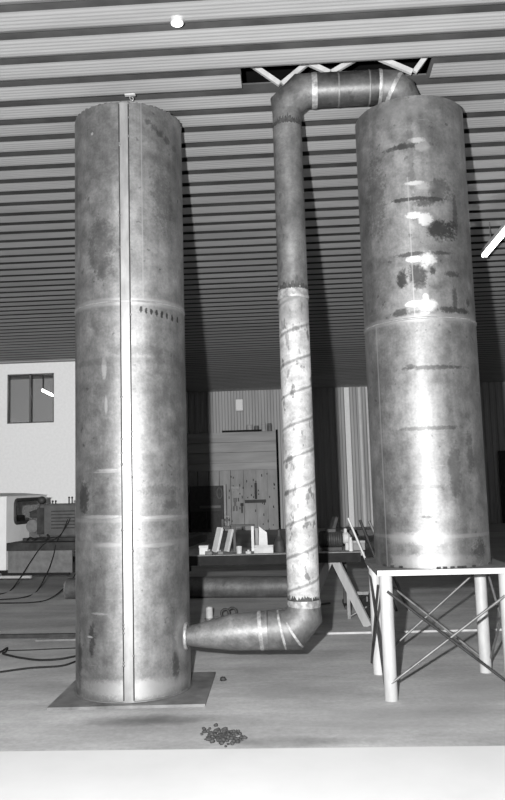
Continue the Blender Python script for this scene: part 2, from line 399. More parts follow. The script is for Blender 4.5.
pl = MB(); pl.add([(-2.01-LX, 6.07-LY, 0), (-.745-LX, 6.11-LY, 0), (-.765-LX, 7.13-LY, 0), (-2.03-LX, 7.09-LY, 0), (-2.01-LX, 6.07-LY, .022), (-.745-LX, 6.11-LY, .022), (-.765-LX, 7.13-LY, .022), (-2.03-LX, 7.09-LY, .022)],
        [(0,3,2,1),(4,5,6,7),(0,1,5,4),(1,2,6,5),(2,3,7,6),(3,0,4,7)])
pl.build('base_plate', mottled('base_plate_steel', .27, .5, 4, .55, .3), t)
mb = MB(); mb.tube([((CR+.003)*math.cos(2*PI*k/48), (CR+.003)*math.sin(2*PI*k/48), .028) for k in range(49)], .008, 6, cap=False); mb.build('foot_weld', M_greymetal, t)

# ------------------------------------------------------------------ right column on its stand
CR = .49; RX, RY = 1.2, 6.65; RB, RTZ = 1.03, 5.055
rh = lambda x, y: cyl_hit(x, y, RX, RY, CR)
mk = []
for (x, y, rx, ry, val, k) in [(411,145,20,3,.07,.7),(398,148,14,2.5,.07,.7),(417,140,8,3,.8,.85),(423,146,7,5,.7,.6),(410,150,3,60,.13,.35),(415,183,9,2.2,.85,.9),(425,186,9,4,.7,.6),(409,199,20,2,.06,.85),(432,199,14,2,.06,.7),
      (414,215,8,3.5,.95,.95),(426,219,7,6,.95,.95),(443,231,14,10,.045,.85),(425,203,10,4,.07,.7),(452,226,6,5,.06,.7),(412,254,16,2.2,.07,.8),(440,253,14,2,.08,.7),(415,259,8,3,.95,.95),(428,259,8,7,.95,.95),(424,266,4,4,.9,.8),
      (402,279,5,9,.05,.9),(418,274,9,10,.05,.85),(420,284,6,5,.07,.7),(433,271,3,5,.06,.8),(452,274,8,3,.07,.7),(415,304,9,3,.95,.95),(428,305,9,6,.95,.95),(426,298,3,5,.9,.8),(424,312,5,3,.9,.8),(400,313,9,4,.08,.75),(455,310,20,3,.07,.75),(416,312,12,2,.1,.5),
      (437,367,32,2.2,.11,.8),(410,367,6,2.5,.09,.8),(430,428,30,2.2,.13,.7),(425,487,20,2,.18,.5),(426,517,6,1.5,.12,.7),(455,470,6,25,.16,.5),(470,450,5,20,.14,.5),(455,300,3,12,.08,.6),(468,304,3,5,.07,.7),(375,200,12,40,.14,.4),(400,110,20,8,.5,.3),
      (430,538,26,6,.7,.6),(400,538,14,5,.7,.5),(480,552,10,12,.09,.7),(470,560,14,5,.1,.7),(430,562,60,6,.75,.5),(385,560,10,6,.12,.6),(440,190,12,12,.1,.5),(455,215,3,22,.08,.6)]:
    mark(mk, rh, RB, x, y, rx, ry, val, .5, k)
_, zg2 = rh(417, 318); zg2 -= RB
u_v, _ = rh(381, 430); u_w, _ = rh(408, 190)
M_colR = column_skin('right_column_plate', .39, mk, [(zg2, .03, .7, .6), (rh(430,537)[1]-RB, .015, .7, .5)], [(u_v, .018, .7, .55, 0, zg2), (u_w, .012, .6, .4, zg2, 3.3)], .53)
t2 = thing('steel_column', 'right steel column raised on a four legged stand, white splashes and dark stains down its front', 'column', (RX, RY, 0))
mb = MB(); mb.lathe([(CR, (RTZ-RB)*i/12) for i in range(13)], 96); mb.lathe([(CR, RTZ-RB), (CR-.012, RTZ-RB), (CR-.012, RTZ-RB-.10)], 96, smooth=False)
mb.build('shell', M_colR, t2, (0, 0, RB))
mb = MB(); mb.lathe([(CR-.012, 0), (.001, .02)], 64); mb.build('top_cap', M_greymetal, t2, (0, 0, RTZ-.06))
weld_ring(zg2+RB, CR+.001, .008, M_seam, t2)
mb = MB()
for k in range(30):
    a = random.uniform(0, 2*PI); wv = .07; P = [((CR+.004)*math.cos(a+wv*q), (CR+.004)*math.sin(a+wv*q), RB+.0085) for q in (-.5, 0, .5)]
    mb.tube(P, .008, 6)
mb.build('foot_weld', M_burn, t2)

st = thing('steel_stand', 'four legged steel stand with crossed rods carrying the right column', 'stand', (1.22, 6.64, 0))
mb = MB(); mb.box((-.555, -.50, .985), (.555, .52, RB-.0005)); mb.build('top_plate', mottled('stand_plate', .3, .3, 6, .5, .3), st)
mb = MB(); mb.box((-.555, -.512, .985), (.555, -.5005, RB-.001)); mb.build('plate_edge', M_white, st)
M_leg = mottled('white_leg_pipe', .6, .22, 9, .55, 0, (1, 1, .3))
lp = [(-.48, -.42), (.48, -.42), (-.48, .41), (.48, .41)]
for (x, y) in lp:
    mb = MB(); mb.tube([(x, y, 0), (x, y, .985)], .053, 24); mb.build('leg', M_leg, st)
def brace(a, b2, za, zb_, off, m):
    ax, ay = a; bx, by = b2
    mb = MB(); mb.tube([(ax+off[0], ay+off[1], za), (bx+off[0], by+off[1], zb_)], .011, 8); mb.build('brace', m, st)
LF, RF, LR, RR = lp
brace(LF, RF, .86, .10, (0, -.065), M_dark); brace(LF, RF, .14, .82, (0, -.043), M_greymetal)
brace(LR, RR, .10, .90, (0, .064), M_greymetal); brace(LR, RR, .90, .10, (0, .042), M_greymetal)
brace(LF, LR, .90, .10, (-.064, 0), M_dark); brace(LF, LR, .10, .90, (-.042, 0), M_dark)
brace(RF, RR, .10, .92, (.064, 0), M_greymetal); brace(RF, RR, .90, .10, (.042, 0), M_greymetal)

# ------------------------------------------------------------------ connecting pipe
YP = 6.50
def pipe_mat(name, c, dark, z0, spiral, metal=.4, rough=.45, blot=.5, pitch=.275, zone=None):
    m, n, b = newmat(name, rough, metal)
    co = n.coord(); sx = n.N.new('ShaderNodeSeparateXYZ'); n.L.new(co, sx.inputs[0])
    big = n.noise(3.2, co, 5, .65); med = n.noise(11, co, 5, .65); fine = n.noise(50, co, 3, .6)
    v = n.lin(big, .32, .66, c*.6, c*1.25); v = n.math('MULTIPLY', v, n.lin(med, .3, .7, .7, 1.25)); v = n.math('MULTIPLY', v, n.lin(fine, .3, .7, .85, 1.12))
    sp = n.noise(14, co, 3, .5, (1, 1, .5)); v = n.mix(n.sstep(sp, .62, .68, 0, blot), v, dark)
    if spiral:
        u = n.math('ARCTAN2', sx.outputs[0], n.math('MULTIPLY', sx.outputs[1], -1.0))
        ph = n.math('SUBTRACT', n.math('DIVIDE', sx.outputs[2], pitch), n.math('DIVIDE', u, 2*PI))
        fr_ = n.math('ABSOLUTE', n.math('SUBTRACT', n.math('FRACT', n.math('ADD', ph, z0)), .5))
        wob = n.math('MULTIPLY', n.math('SUBTRACT', med, .5), .05)
        fr_ = n.math('ADD', fr_, wob)
        v = n.mix(n.sstep(fr_, .02, .06, .6, 0.0), v, dark*1.5)
        v = n.mix(n.sstep(n.math('ABSOLUTE', n.math('SUBTRACT', fr_, .10)), .0, .04, .35, 0.0), v, c*1.3)
    if zone:
        zz_ = n.math('ADD', sx.outputs[2], n.math('MULTIPLY', n.math('SUBTRACT', big, .5), .55))
        v = n.mix(n.math('MULTIPLY', n.sstep(zz_, zone-.40, zone-.22), n.lin(med, .35, .6, .35, .95)), v, c*.36)
        sc_ = n.noise(20, co, 4, .6, (1, 1, .35)); v = n.mix(n.sstep(sc_, .60, .66, 0, .5), v, dark)
    n.L.new(n.grey(v), b.inputs['Base Color']); n.L.new(n.bump(big, .2, .02), b.inputs['Normal'])
    return m
M_pl = pipe_mat('pale_spiral_pipe', .60, .07, .28, True, .1, .6, .7, .275, at(289, 291, 6.5).z)
M_pu = pipe_mat('grey_mottled_pipe', .23, .07, .0, False, .4, .5, .5)
M_pe = pipe_mat('stained_elbow', .20, .07, .0, False, .4, .55, .5)
M_ph = pipe_mat('shiny_dark_pipe', .13, .05, .0, False, .5, .45, .5)
M_pr = pipe_mat('mottled_reducer', .30, .09, .0, False, .45, .48, .4)
xr = .072; r1, r2 = .136, .135
zlow = .475*.985; zj = at(302, 603, YP).z; zk = at(289, 291, YP).z; zu = at(287, 113, YP).z
ztop = at(345, 89, YP).z; rtop = .152
pp = thing('connecting_pipe', 'bent steel pipe rising between the two columns, pale below and grey above', 'pipe', (xr, YP, 0))
L3 = lambda P: [(x-xr, 0, z) for x, z in P]
nx = LX + math.sqrt((.497)**2-(LY-YP)**2)
p_n = at(190, 636, YP); p_a = at(232, 632, YP); p_b = at(268, 630, YP)
mb = MB(); mb.tube(L3([(nx+.0, p_n.z), (nx+.10, p_n.z+.002), (p_a.x, p_a.z), (p_b.x, p_b.z)]), [.075, .095, .150, .163], 40); mb.build('reducer', M_pr, pp)
mb = MB(); n_ = 28
mb.tube([(nx-xr+.012, .100*math.cos(2*PI*k/n_), p_n.z+.100*math.sin(2*PI*k/n_)) for k in range(n_+1)], .016, 8, cap=False); mb.build('nozzle_weld', M_weld, pp)
c1 = (xr-.105, p_b.z-.002); c2 = (xr, zj-.10)
mb = MB(); mb.tube(L3([(p_b.x, p_b.z), c1, c2, (xr, zj)]), [.163, .163, .152, .139], 40); eb = mb.build('lower_elbow', M_pe, pp)
def band(P, rad, m, wid, parent=pp, name='weld_band'):
    "thin raised band around the pipe at point P along direction d"
    mb = MB(); (x, z), (dx, dz) = P; L = math.hypot(dx, dz); dx /= L; dz /= L
    mb.tube([(x-xr-dx*wid/2, 0, z-dz*wid/2), (x-xr, 0, z), (x-xr+dx*wid/2, 0, z+dz*wid/2)], [rad, rad+.003, rad], 40); return mb.build(name, m, parent)
M_band = mottled('pale_weld_band', .42, .55, 22, .5, .2)
band(((p_b.x-.06, p_b.z-.001), (1, .08)), .164, M_band, .032)
band(((p_b.x+.12, p_b.z), (1, .22)), .166, M_band, .02)
band(((c1[0]+.0, c1[1]+.0), (c2[0]-c1[0]+.9*.1, c2[1]-c1[1])), .168, M_band, .02)
mb = MB(); mb.tube([(0,0,zj), (0,0,zk)], [.138, .134], 48); mb.build('lower_riser', M_pl, pp)
mb = MB(); mb.tube([(0,0,zj-.03), (0,0,zj+.005), (0,0,zj+.03)], [.142, .147, .142], 48); mb.build('lower_collar', M_band, pp)
def ragged(z, r, h, m, name):
    mb = MB(); n_ = 120; vs_ = []
    for k in range(n_):
        a = 2*PI*k/n_; zt = z+h*(.55+.45*math.sin(a*5)*math.cos(a*3+1)+random.uniform(-.5, .5)); zb_ = z-h*random.uniform(.1, .35)
        vs_ += [(r*math.cos(a), r*math.sin(a), zb_), (r*math.cos(a), r*math.sin(a), zt)]
    mb.add(vs_, [(2*k, 2*((k+1)%n_), 2*((k+1)%n_)+1, 2*k+1) for k in range(n_)], True)
    return mb.build(name, m, pp)
ragged(zj+.035, .1395, .035, M_burn, 'scorch_mark')
mb = MB(); mb.tube([(0,0,zk), (0,0,zu)], [.134, .131], 48); mb.build('upper_riser', M_pu, pp)
mb = MB(); mb.tube([(0,0,zk-.085), (0,0,zk-.08), (0,0,zk-.06), (0,0,zk-.045), (0,0,zk+.015)], [.1355, .142, .142, .138, .136], 48); mb.build('riser_collar', M_band, pp)
ragged(zk+.005, .1368, .045, M_burn, 'scorch_mark')
ragged(zu-.14, .1338, .06, M_burn, 'scorch_mark')
e1 = (xr, ztop-.13); e2 = (xr+.14, ztop)
mb = MB(); mb.tube(L3([(xr, zu), e1, e2, (xr+.27, ztop)]), [.131, .145, rtop, rtop], 40); mb.build('upper_elbow', M_pe, pp)
xc = .93
mb = MB(); mb.tube(L3([(xr+.27, ztop), (xc, ztop)]), rtop, 40); mb.build('crossover', M_ph, pp)
band(((xr+.26, ztop), (1, 0)), rtop+.004, M_band, .05); band(((xr+.48, ztop), (1, 0)), rtop+.002, M_greymetal, .015); band(((xr+.76, ztop), (1, 0)), rtop+.002, M_greymetal, .015)
mb = MB(); mb.tube(L3([(xc, ztop), (xc+.11, ztop-.015), (xc+.19, ztop-.08), (xc+.23, ztop-.18), (xc+.235, RTZ-.045)]), [rtop, rtop, rtop*.98, .14, .14], 40); mb.build('drop_elbow', M_pe, pp)
band(((xc+.0, ztop), (1, -.03)), rtop+.003, M_band, .03); band(((xc+.13, ztop-.03), (1, -.55)), rtop+.005, M_band, .035)

# hangers in the slot
def hanger(label, arms, Y=6.5):
    h = thing('pipe_hanger', label, 'hanger', (sum(a[0] for a in arms)/len(arms), Y, ZC), 0)
    for (x0, z0, x1, z1) in arms:
        lo, hi, M = bar((x0-h.location.x, 0, z0-ZC), (x1-h.location.x, 0, z1-ZC), .035, .045); mb = MB(); mb.box(lo, hi, M); mb.build('arm', M_pale, h)
zt = ztop+rtop
hanger('pale V shaped pipe hanger in the ceiling slot above the left elbow', [(.02, ztop+.15, -.86, 6.19), (.04, ztop+.15, .93, 6.19)], 6.62)
hanger('low pale V shaped pipe hanger in the ceiling slot over the middle of the crossover', [(.48, zt+.014, -.75, 6.19), (.50, zt+.014, 1.75, 6.19)], 6.5)
hanger('pale slanted pipe hanger at the right end of the ceiling slot', [(1.22, zt-.07, -.25, 6.19), (1.24, zt-.07, 1.37, zt+.10)], 6.42)

# ------------------------------------------------------------------ ceiling fittings
p = onz(177, 19.5, ZC)
t = thing('glowing_disc', 'small round glowing white disc in the ribbed ceiling at the top', 'light', (p.x, p.y, ZC-.03))  # glowing disc added for a white spot of unknown cause
mb = MB(); mb.lathe([(.052, .03), (.052, .0), (.046, -.006)], 20); mb.build('rim', M_white, t)
mb = MB(); mb.lathe([(.046, -.006), (.03, -.016), (.001, -.02)], 20); mb.build('lens', M_disc, t)
p = onz(130, 92, ZC)
t = thing('ceiling_hook', 'small pale hook fitting on the ceiling above the left column', 'hook', (p.x, p.y, ZC-.035))
mb = MB(); mb.box((-.05, -.02, .0), (.05, .02, .012), bev=.004); mb.build('plate', M_white, t)
mb = MB(); mb.tube(smooth_path([(0, 0, 0), (0, 0, -.03), (.022, 0, -.05), (.03, 0, -.03), (.018, 0, -.018)]), .006, 8); mb.build('hook', M_weld, t)
t = thing('fluorescent_lamp', 'lit twin tube fluorescent lamp hanging under the ceiling right of the right column', 'lamp', (2.98, 9.72, 5.0))
mb = MB(); mb.box((-.045, -1.2, .05), (.045, 1.2, .11), bev=.01); mb.build('housing', M_white, t)
for x in (-.025, .025):
    mb = MB(); mb.tube([(x, -1.17, .022), (x, 1.17, .022)], .016, 12); mb.build('tube', M_tube, t)
for y in (-1.18, 1.18):
    mb = MB(); mb.box((-.043, y-.015, .0), (.043, y+.015, .05)); mb.build('end_socket', M_white, t)
for y in (-.8, .8):
    mb = MB(); mb.tube([(0, y, .11), (0, y, .41)], .006, 6); mb.build('hanging_rod', M_greymetal, t)
# glowing tube added behind the right pane, standing in for a lamp reflection
pa, pb = at(42, 390, YO+1.2), at(56, 397, YO+1.2)
t = thing('fluorescent_lamp', 'slanting glowing tube added behind the right office pane, standing in for a lamp reflection', 'lamp', pa)
mb = MB(); mb.tube([(0,0,0), pb-pa], .035, 10); mb.build('tube', M_tube_reflection, t)  # its strong glow also brightens the office room
lo, hi, Mx = bar((0, .08, .04), (pb-pa)+Vector((0, .08, .04)), .1, .05); mb = MB(); mb.box(lo, hi, Mx); mb.build('housing', M_midpaint, t)
mb = MB(); lo, hi, Mx = bar((0, .09, .07), (0, .09, 6.1-pa.z), .02); mb.box(lo, hi, Mx); mb.build('hanging_rod', M_dark, t)

# ------------------------------------------------------------------ pickup truck with welding machine
trk = thing('flatbed_truck', 'white cab flatbed truck parked before the white wall', 'truck', (-5.12, 13.2, 0), math.radians(-7))
ZR = 1.69; Wd = 1.62
M_cab = mottled('truck_white', .50/ALB, .06, 4, .45)
mb = MB()
# rear panel with window opening (local x = 0 plane), sides and roof
wy0, wy1, wa, wb = .30, 1.42, 1.16, 1.58
for lo, hi in [((-.04, 0, .35), (0, wy0, 1.65)), ((-.04, wy1, .35), (0, Wd, 1.65)), ((-.04, wy0, .35), (0, wy1, wa)), ((-.04, wy0, wb), (0, wy1, 1.65))]: mb.box(lo, hi)
for y in (0, Wd-.04):
    mb.box((-1.5, y, .35), (-.041, y+.04, 1.05)); mb.box((-.18, y, 1.05), (-.041, y+.04, 1.65)); mb.box((-1.25, y, 1.05), (-1.15, y+.04, 1.65)); mb.box((-1.15, y, 1.56), (-.18, y+.04, 1.65))
mb.box((-2.7, .04, .45), (-1.5, Wd-.04, 1.05), bev=.08)
mb.build('cab', M_cab, trk)
mb = MB(); NX, NY = 8, 10; vs_ = []
for i in range(NX+1):
    for j in range(NY+1):
        u, v = i/NX*2-1, j/NY*2-1
        z = 1.652+.10*(1-abs(u)**3)*(1-abs(v)**4)**.7*.6
        vs_.append((-.64+u*.66, Wd/2+v*(Wd/2+.01), z))
mb.add(vs_, [(i*(NY+1)+j, (i+1)*(NY+1)+j, (i+1)*(NY+1)+j+1, i*(NY+1)+j+1) for i in range(NX) for j in range(NY)], True)
mb.box((-1.3, -.01, 1.642), (.02, Wd+.01, 1.654)); mb.build('roof', M_cab, trk)
def rrect(y0, y1, z0, z1, r, x):
    P = []
    for (cy_, cz_, a0) in [(y1-r, z1-r, 0), (y0+r, z1-r, PI/2), (y0+r, z0+r, PI), (y1-r, z0+r, 1.5*PI)]:
        for k in range(6): a = a0+PI/2*k/5; P.append((x, cy_+r*math.cos(a), cz_+r*math.sin(a)))
    return P+[P[0]]
mb = MB(); mb.tube(rrect(wy0, wy1, wa, wb, .09, .006), .034, 8, cap=False); g = mb.build('window_gasket', M_dark, trk)
mb = MB(); mb.box((-.024, wy0, wa), (-.018, wy1, wb)); mb.build('rear_window', M_glass, trk)
mb = MB(); mb.box((-.6, .12, .5), (-.38, Wd-.12, 1.27), bev=.04); mb.box((-1.1, .12, .45), (-.6, Wd-.12, .72), bev=.04); mb.build('seat', M_dark, trk)
mb = MB(); mb.box((-2.6, .25, .27), (3.3, .37, .45)); mb.box((-2.6, Wd-.37, .27), (3.3, Wd-.25, .45)); mb.box((-.05, -.06, .265), (1.22, -.01, .305)); mb.build('chassis', M_black, trk)
mb = MB(); mb.box((.03, -.05, .69), (3.3, Wd+.05, .83), bev=.01); mb.build('flatbed', M_dark, trk)
mb = MB(); mb.box((.04, -.005, .30), (1.25, .03, .69)); mb.build('side_skirt', M_midpaint, trk)
mb = MB(); mb.tube([(-.6, -.03, .235), (.5, -.03, .235)], .028, 10); mb.box((-.3, -.03, .24), (-.26, .3, .30)); mb.build('exhaust_pipe', M_pale, trk)
for x in (-1.95, 2.0):
    for y in (.0, Wd-.2):
        mb = MB(); mb.lathe([(.001, 0), (.2, 0), (.22, .02), (.33, .0), (.36, .04), (.36, .16), (.33, .2), (.2, .2), (.001, .2)], 28, Matrix.Translation((x, y+.2, .36)) @ Matrix.Rotation(PI/2, 4, 'X')); mb.build('wheel', M_black, trk)
# welding machine on the bed (stays put by its own weight)
q0 = at(28, 541, 13.45)
wm = thing('welding_machine', 'engine driven grey welding machine standing on the truck bed', 'welder', (-4.83, 13.75, .83), math.radians(-7))
mb = MB(); mb.box((.23, -.28, .07), (1.05, .28, .66), bev=.05); mb.build('generator_housing', mottled('welder_paint', .12, .3, 7, .5), wm)
mb = MB(); mb.box((.02, -.2, .05), (.22, .2, .40), bev=.02); mb.box((.05, -.15, .40), (.17, .1, .56), bev=.02)
for k in range(5): mb.box((.03, -.18, .42+.025*k), (.12, .14, .43+.025*k))
mb.build('engine_block', M_greymetal, wm)
mb = MB(); mb.ico((.2, -.05, .73), .075, 12, 8); mb.tube([(.15, -.05, .5), (.2, -.05, .70)], .02, 8); mb.build('muffler', M_dark, wm)
mb = MB(); mb.box((-.05, -.3, 0), (1.1, -.22, .06)); mb.box((-.05, .22, 0), (1.1, .3, .06)); mb.build('skid', M_dark, wm)
mb = MB(); mb.lathe([(.001, -.03), (.12, -.03), (.13, 0), (.12, .03), (.001, .03)], 20, Matrix.Translation((.12, -.24, .27)) @ Matrix.Rotation(PI/2, 4, 'X')); mb.build('fan_cover', M_midpaint, wm)
mb = MB(); mb.box((.225, -.295, .12), (.36, -.281, .60)); mb.box((.225, -.30, .50), (.36, -.295, .52)); mb.build('control_panel', M_dark, wm)
mb = MB()
for k in range(6): mb.box((.5, -.292, .22+.06*k), (.95, -.281, .24+.06*k))
mb.build('louvre', M_dark, wm)
mb = MB(); mb.tube(smooth_path([(.06, -.33, .03), (.14, -.38, .07), (.2, -.33, .03), (.3, -.38, .06), (.42, -.34, .03), (.5, -.38, .07), (.46, -.36, .12)], 6), .02, 8); mb.build('coiled_lead', M_black, wm)
mb = MB(); mb.box((.04, -.22, .42), (.20, -.12, .52), bev=.02); mb.tube([(.05, -.2, .5), (.24, -.2, .56)], .03, 10); mb.build('air_filter', M_dark, wm)
for x in (.44, .5, .76, .82):
    mb = MB(); mb.tube([(x, -.1, .655), (x, -.1, .70+.06*(x > .7))], .012, 8); mb.lathe([(.001, .03), (.02, .015), (.02, 0), (.001, -.01)], 8, Matrix.Translation((x, -.1, .70+.06*(x > .7)))); mb.build('stud', M_black, wm)
# cables
def cable(label, pts, r=.010, name='welding_cable', cat='cable', grp=None):
    P = smooth_path(pts, 8); o = Vector(P[-1]); mb = MB(); mb.tube([p-o for p in P], r, 8)
    c = mb.build(name, M_black, None, o); return tag(c, label, cat, grp)
Yt = 12.95
cable('black cable hanging lowest left in front of the truck bed to the floor', [at(72, 514, 13.42), at(67, 525, 13.3), at(58, 537, 13.2), at(43, 545, 13.02), at(31, 561, 12.9), at(22, 575, 12.8), onz(11, 590, .012), onz(0, 594, .012), onz(-25, 597, .012)])
cable('black cable hanging over the truck bed edge and curving left along the floor', [at(70, 514, 13.42), at(63, 531, 13.28), at(57, 541, 13.08), at(53, 557, 12.95), at(47, 573, 12.8), onz(37, 591, .012), onz(27, 596.5, .012), onz(10, 599, .012), onz(-20, 600, .012)])
cable('black cable sagging to the floor in front of the big floor pipe end', [at(82, 546, 12.97), at(80, 562, 12.9), at(76, 573, 12.7), at(69, 583, 12.45), at(59, 592.5, 12.05), onz(48, 599.5, .012), onz(36, 602, .012), onz(15, 603, .012), onz(-20, 603, .012)])

# ------------------------------------------------------------------ floor items
def on_floor_path(P, z): return [onz(x, y, z) for x, y in P]
hl = ['black hose looping on the floor left of the left column, kinked at its left end', 'black hose lying nearest the camera on the floor left of the left column', 'thin black hose lying straightest on the floor left of the left column']
cable(hl[0], on_floor_path([(-15, 655), (0, 652), (7, 648), (6, 651.5), (3, 653.5), (12, 656), (22, 658), (40, 660), (60, 659), (76, 656), (95, 652)], .011), .011, 'hose', 'hose')
cable(hl[1], on_floor_path([(-15, 674), (0, 672), (30, 668), (60, 666), (74, 662), (90, 655.5)], .01), .010, 'hose', 'hose')
cable(hl[2], on_floor_path([(8, 650.5), (30, 650), (50, 649), (76, 648)], .006), .006, 'hose', 'hose')
def floor_bar(name, label, cat, a, b2, w_, h, m):
    a = Vector(a); b2 = Vector(b2); mid = (a+b2)/2; lo, hi, Mx = bar(a-mid, b2-mid, w_, h)
    mb = MB(); mb.box(lo, hi, Mx); o = mb.build(name, m, None, (mid.x, mid.y, h/2)); return tag(o, label, cat)
floor_bar('steel_bar', 'long dark steel bar lying on the floor behind the left column', 'bar', (-4.2, 9.0, 0), (-1.6, 8.93, 0), .06, .045, M_dark)
floor_bar('steel_bar', 'short dark bar lying in front of the long dark bar left of the left column', 'bar', onz(36, 641, 0), onz(85, 640, 0), .05, .02, M_midpaint)
floor_bar('floor_strip', 'thin pale strip on the floor below the trestle legs', 'strip', (.15, 8.86, 0), (3.4, 8.92, 0), .035, .022, M_pale)
# big pipe on the floor
a = Vector((-3.66, 12.05, .0)); b2 = Vector((.15, 11.7, .0)); rr = .163
t = thing('floor_pipe', 'big dark mottled pipe lying on the floor behind the left column and the bench', 'pipe', ((a.x+b2.x)/2, (a.y+b2.y)/2, rr))
d = (b2-a)/2; mb = MB(); mb.tube([-d, d], rr, 36, cap=False); mb.tube([-d*.999, d*.999], rr-.012, 36, cap=False)
mb.build('pipe_wall', pipe_mat('rusty_floor_pipe', .15, .04, .0, False, .3, .6, .4), t)
mb = MB(); dn = d.normalized(); mb.tube([-d, -d+dn*.02], rr+.006, 36); mb.build('end_cap', M_greymetal, t)
# thin rod with fittings behind the nozzle
pa = onz(205, 619, .014); pb = onz(330, 603, .014)
mb = MB(); mb.tube([Vector(pa)-Vector(pa), Vector(pb)-Vector(pa)], .014, 10); tag(mb.build('steel_rod', M_greymetal, None, pa), 'thin steel rod lying slantwise on the floor behind the horizontal low pipe', 'rod')
p = onz(209, 621.5, 0)
t = thing('pipe_stub', 'short pale pipe stub standing upright on the floor behind the nozzle', 'pipe stub', (p.x, p.y+.06, 0))
mb = MB(); mb.lathe([(.045, 0), (.045, .17), (.036, .17), (.036, .02)], 24); mb.build('pipe_wall', M_pale, t); mb = MB(); mb.lathe([(.056, .0), (.056, .03), (.046, .035)], 24); mb.build('foot_ring', M_greymetal, t)
for (x, y, lab) in [(226, 617.5, 'dark steel ring standing on edge beside the upright pipe stub, the left of two'), (233, 616, 'dark steel ring standing on edge behind the low pipe, the right of two')]:
    p = onz(x, y, 0); mb = MB(); n_ = 24
    mb.tube([(.052*math.cos(2*PI*k/n_), .008*math.sin(2*PI*k/n_), .068+.052*math.sin(2*PI*k/n_)) for k in range(n_+1)], .016, 8, cap=False)
    tag(mb.build('steel_ring', M_dark, None, (p.x, p.y-.09, 0)), lab, 'ring')
# slag heap
mb = MB()
for k in range(150):
    px = random.gauss(0, 1); py = random.gauss(0, 1)
    x = 222+px*11; y = 737+py*3.6+(x-222)*.12
    if not (196 < x < 246 and 725 < y < 749): continue
    p = onz(x, y, 0); r = random.uniform(.008, .019); mb.ico((p.x, p.y, r*.55), r, 6, 4, (1, 1, .7), .25)
tag(mb.build('slag_heap', mottled('slag', .06, .6, 30, .8), None), 'small heap of dark slag crumbs on the floor in front of the left column', 'slag', None, 'stuff')
p = onz(223, 681, 0); mb = MB(); mb.ico((0, 0, .018), .025, 8, 6, (1.2, 1, .8), .2); tag(mb.build('slag_lump', M_dark, None, p), 'single small dark lump on the floor right of the square base plate', 'slag')

# ------------------------------------------------------------------ workbench on trestles
ZB = .885
wb_ = thing('workbench', 'long plank workbench on trestles behind the upright pipe', 'workbench', (-.4, 9.75, 0))
mb = MB(); mb.box((-1.75, -.42, ZB-.045), (1.27, .02, ZB), bev=.006); mb.box((-1.75, .03, ZB-.045), (1.24, .47, ZB), bev=.006); mb.build('plank', M_wood, wb_)
mb = MB(); mb.box((-1.75, -.44, ZB-.12), (1.22, -.4205, ZB-.006)); mb.build('apron_board', M_black, wb_)
def trestle(x, label):
    t = thing('trestle', label, 'trestle', (x, 9.62, 0))
    mb = MB(); mb.box((-.05, -.22, ZB-.145), (.05, .45, ZB-.0455)); mb.build('beam', M_wood, t)
    for y in (-.16, .40):
        for s_ in (-1, 1):
            lo, hi, Mx = bar((s_*.40, y-.18*(y < 0), 0.0), (s_*.035, y, ZB-.09), .045, .10); mb = MB(); mb.box(lo, hi, Mx); mb.build('leg', M_wood, t)
    return t
trestle(.47, 'wooden trestle with splayed legs under the right end of the bench')
trestle(-1.92, 'wooden trestle with splayed legs under the bench end behind the left column')
def bx(px, Y=9.55): return at(px, 552, Y).x
# items on the bench
t = thing('carton', 'small white box at the left end of the bench top', 'box', (bx(204.5), 9.5, ZB))
mb = MB(); mb.box((-.055, -.05, 0), (.055, .06, .105), bev=.006); mb.build('box_body', M_white, t); mb = MB(); mb.box((-.058, -.053, .085), (.058, .063, .112)); mb.build('lid', M_pale, t)
def board(pxb, pxt, hz, wd, label, m, Y=9.6, th=.03):
    xb, xt = bx(pxb, Y), bx(pxt, Y); lo, hi, Mx = bar((0, 0, .012), (xt-xb, .06, hz), wd, th)
    mb = MB(); mb.box(lo, hi, Mx, .004); return tag(mb.build('offcut_board', m, None, (xb, Y, ZB)), label, 'board')
board(215, 220.5, .32, .12, 'white leaning offcut board on the bench, left of two', M_white)
board(226.5, 231.5, .29, .085, 'pale grey leaning offcut board on the bench, right of two', M_pale, 9.66)
t = thing('clamp', 'dark clamp hooked over the top of the leaning boards on the bench', 'clamp', (bx(226), 9.64, ZB+.30))
mb = MB(); mb.box((-.06, -.03, 0), (.06, .03, .04), bev=.006); mb.box((-.06, -.03, .04), (-.02, .03, .13), bev=.006); mb.box((-.02, -.03, .10), (.05, .03, .13), bev=.006); mb.build('jaw', M_dark, t)
mb = MB(); mb.tube([(.03, 0, .02), (.03, 0, .17)], .01, 8); mb.tube([(-.01, 0, .165), (.07, 0, .165)], .006, 6); mb.build('screw', M_greymetal, t)
t = thing('wooden_frame', 'open upright frame with dark top bar standing in the middle of the bench', 'frame', (bx(244), 9.8, ZB))
mb = MB(); mb.box((.085, -.02, 0), (.12, .02, .32)); mb.build('post', M_white, t)
mb = MB(); mb.box((-.15, -.02, 0), (-.12, .02, .32)); mb.build('post', M_darkwood, t)
mb = MB(); mb.box((-.19, -.03, .32), (.13, .03, .345)); mb.build('top_bar', M_dark, t)
mb = MB(); mb.lathe([(.001, 0), (.034, 0), (.038, .09), (.033, .09), (.03, .01), (.001, .01)], 18); tag(mb.build('tin_can', M_pale, None, (bx(239.5), 9.5, ZB)), 'small pale tin can on the bench under the open frame', 'can')
t = thing('carton', 'tall white slanted-top box standing upright on the bench left of the upright pipe', 'box', (bx(263), 9.75, ZB))
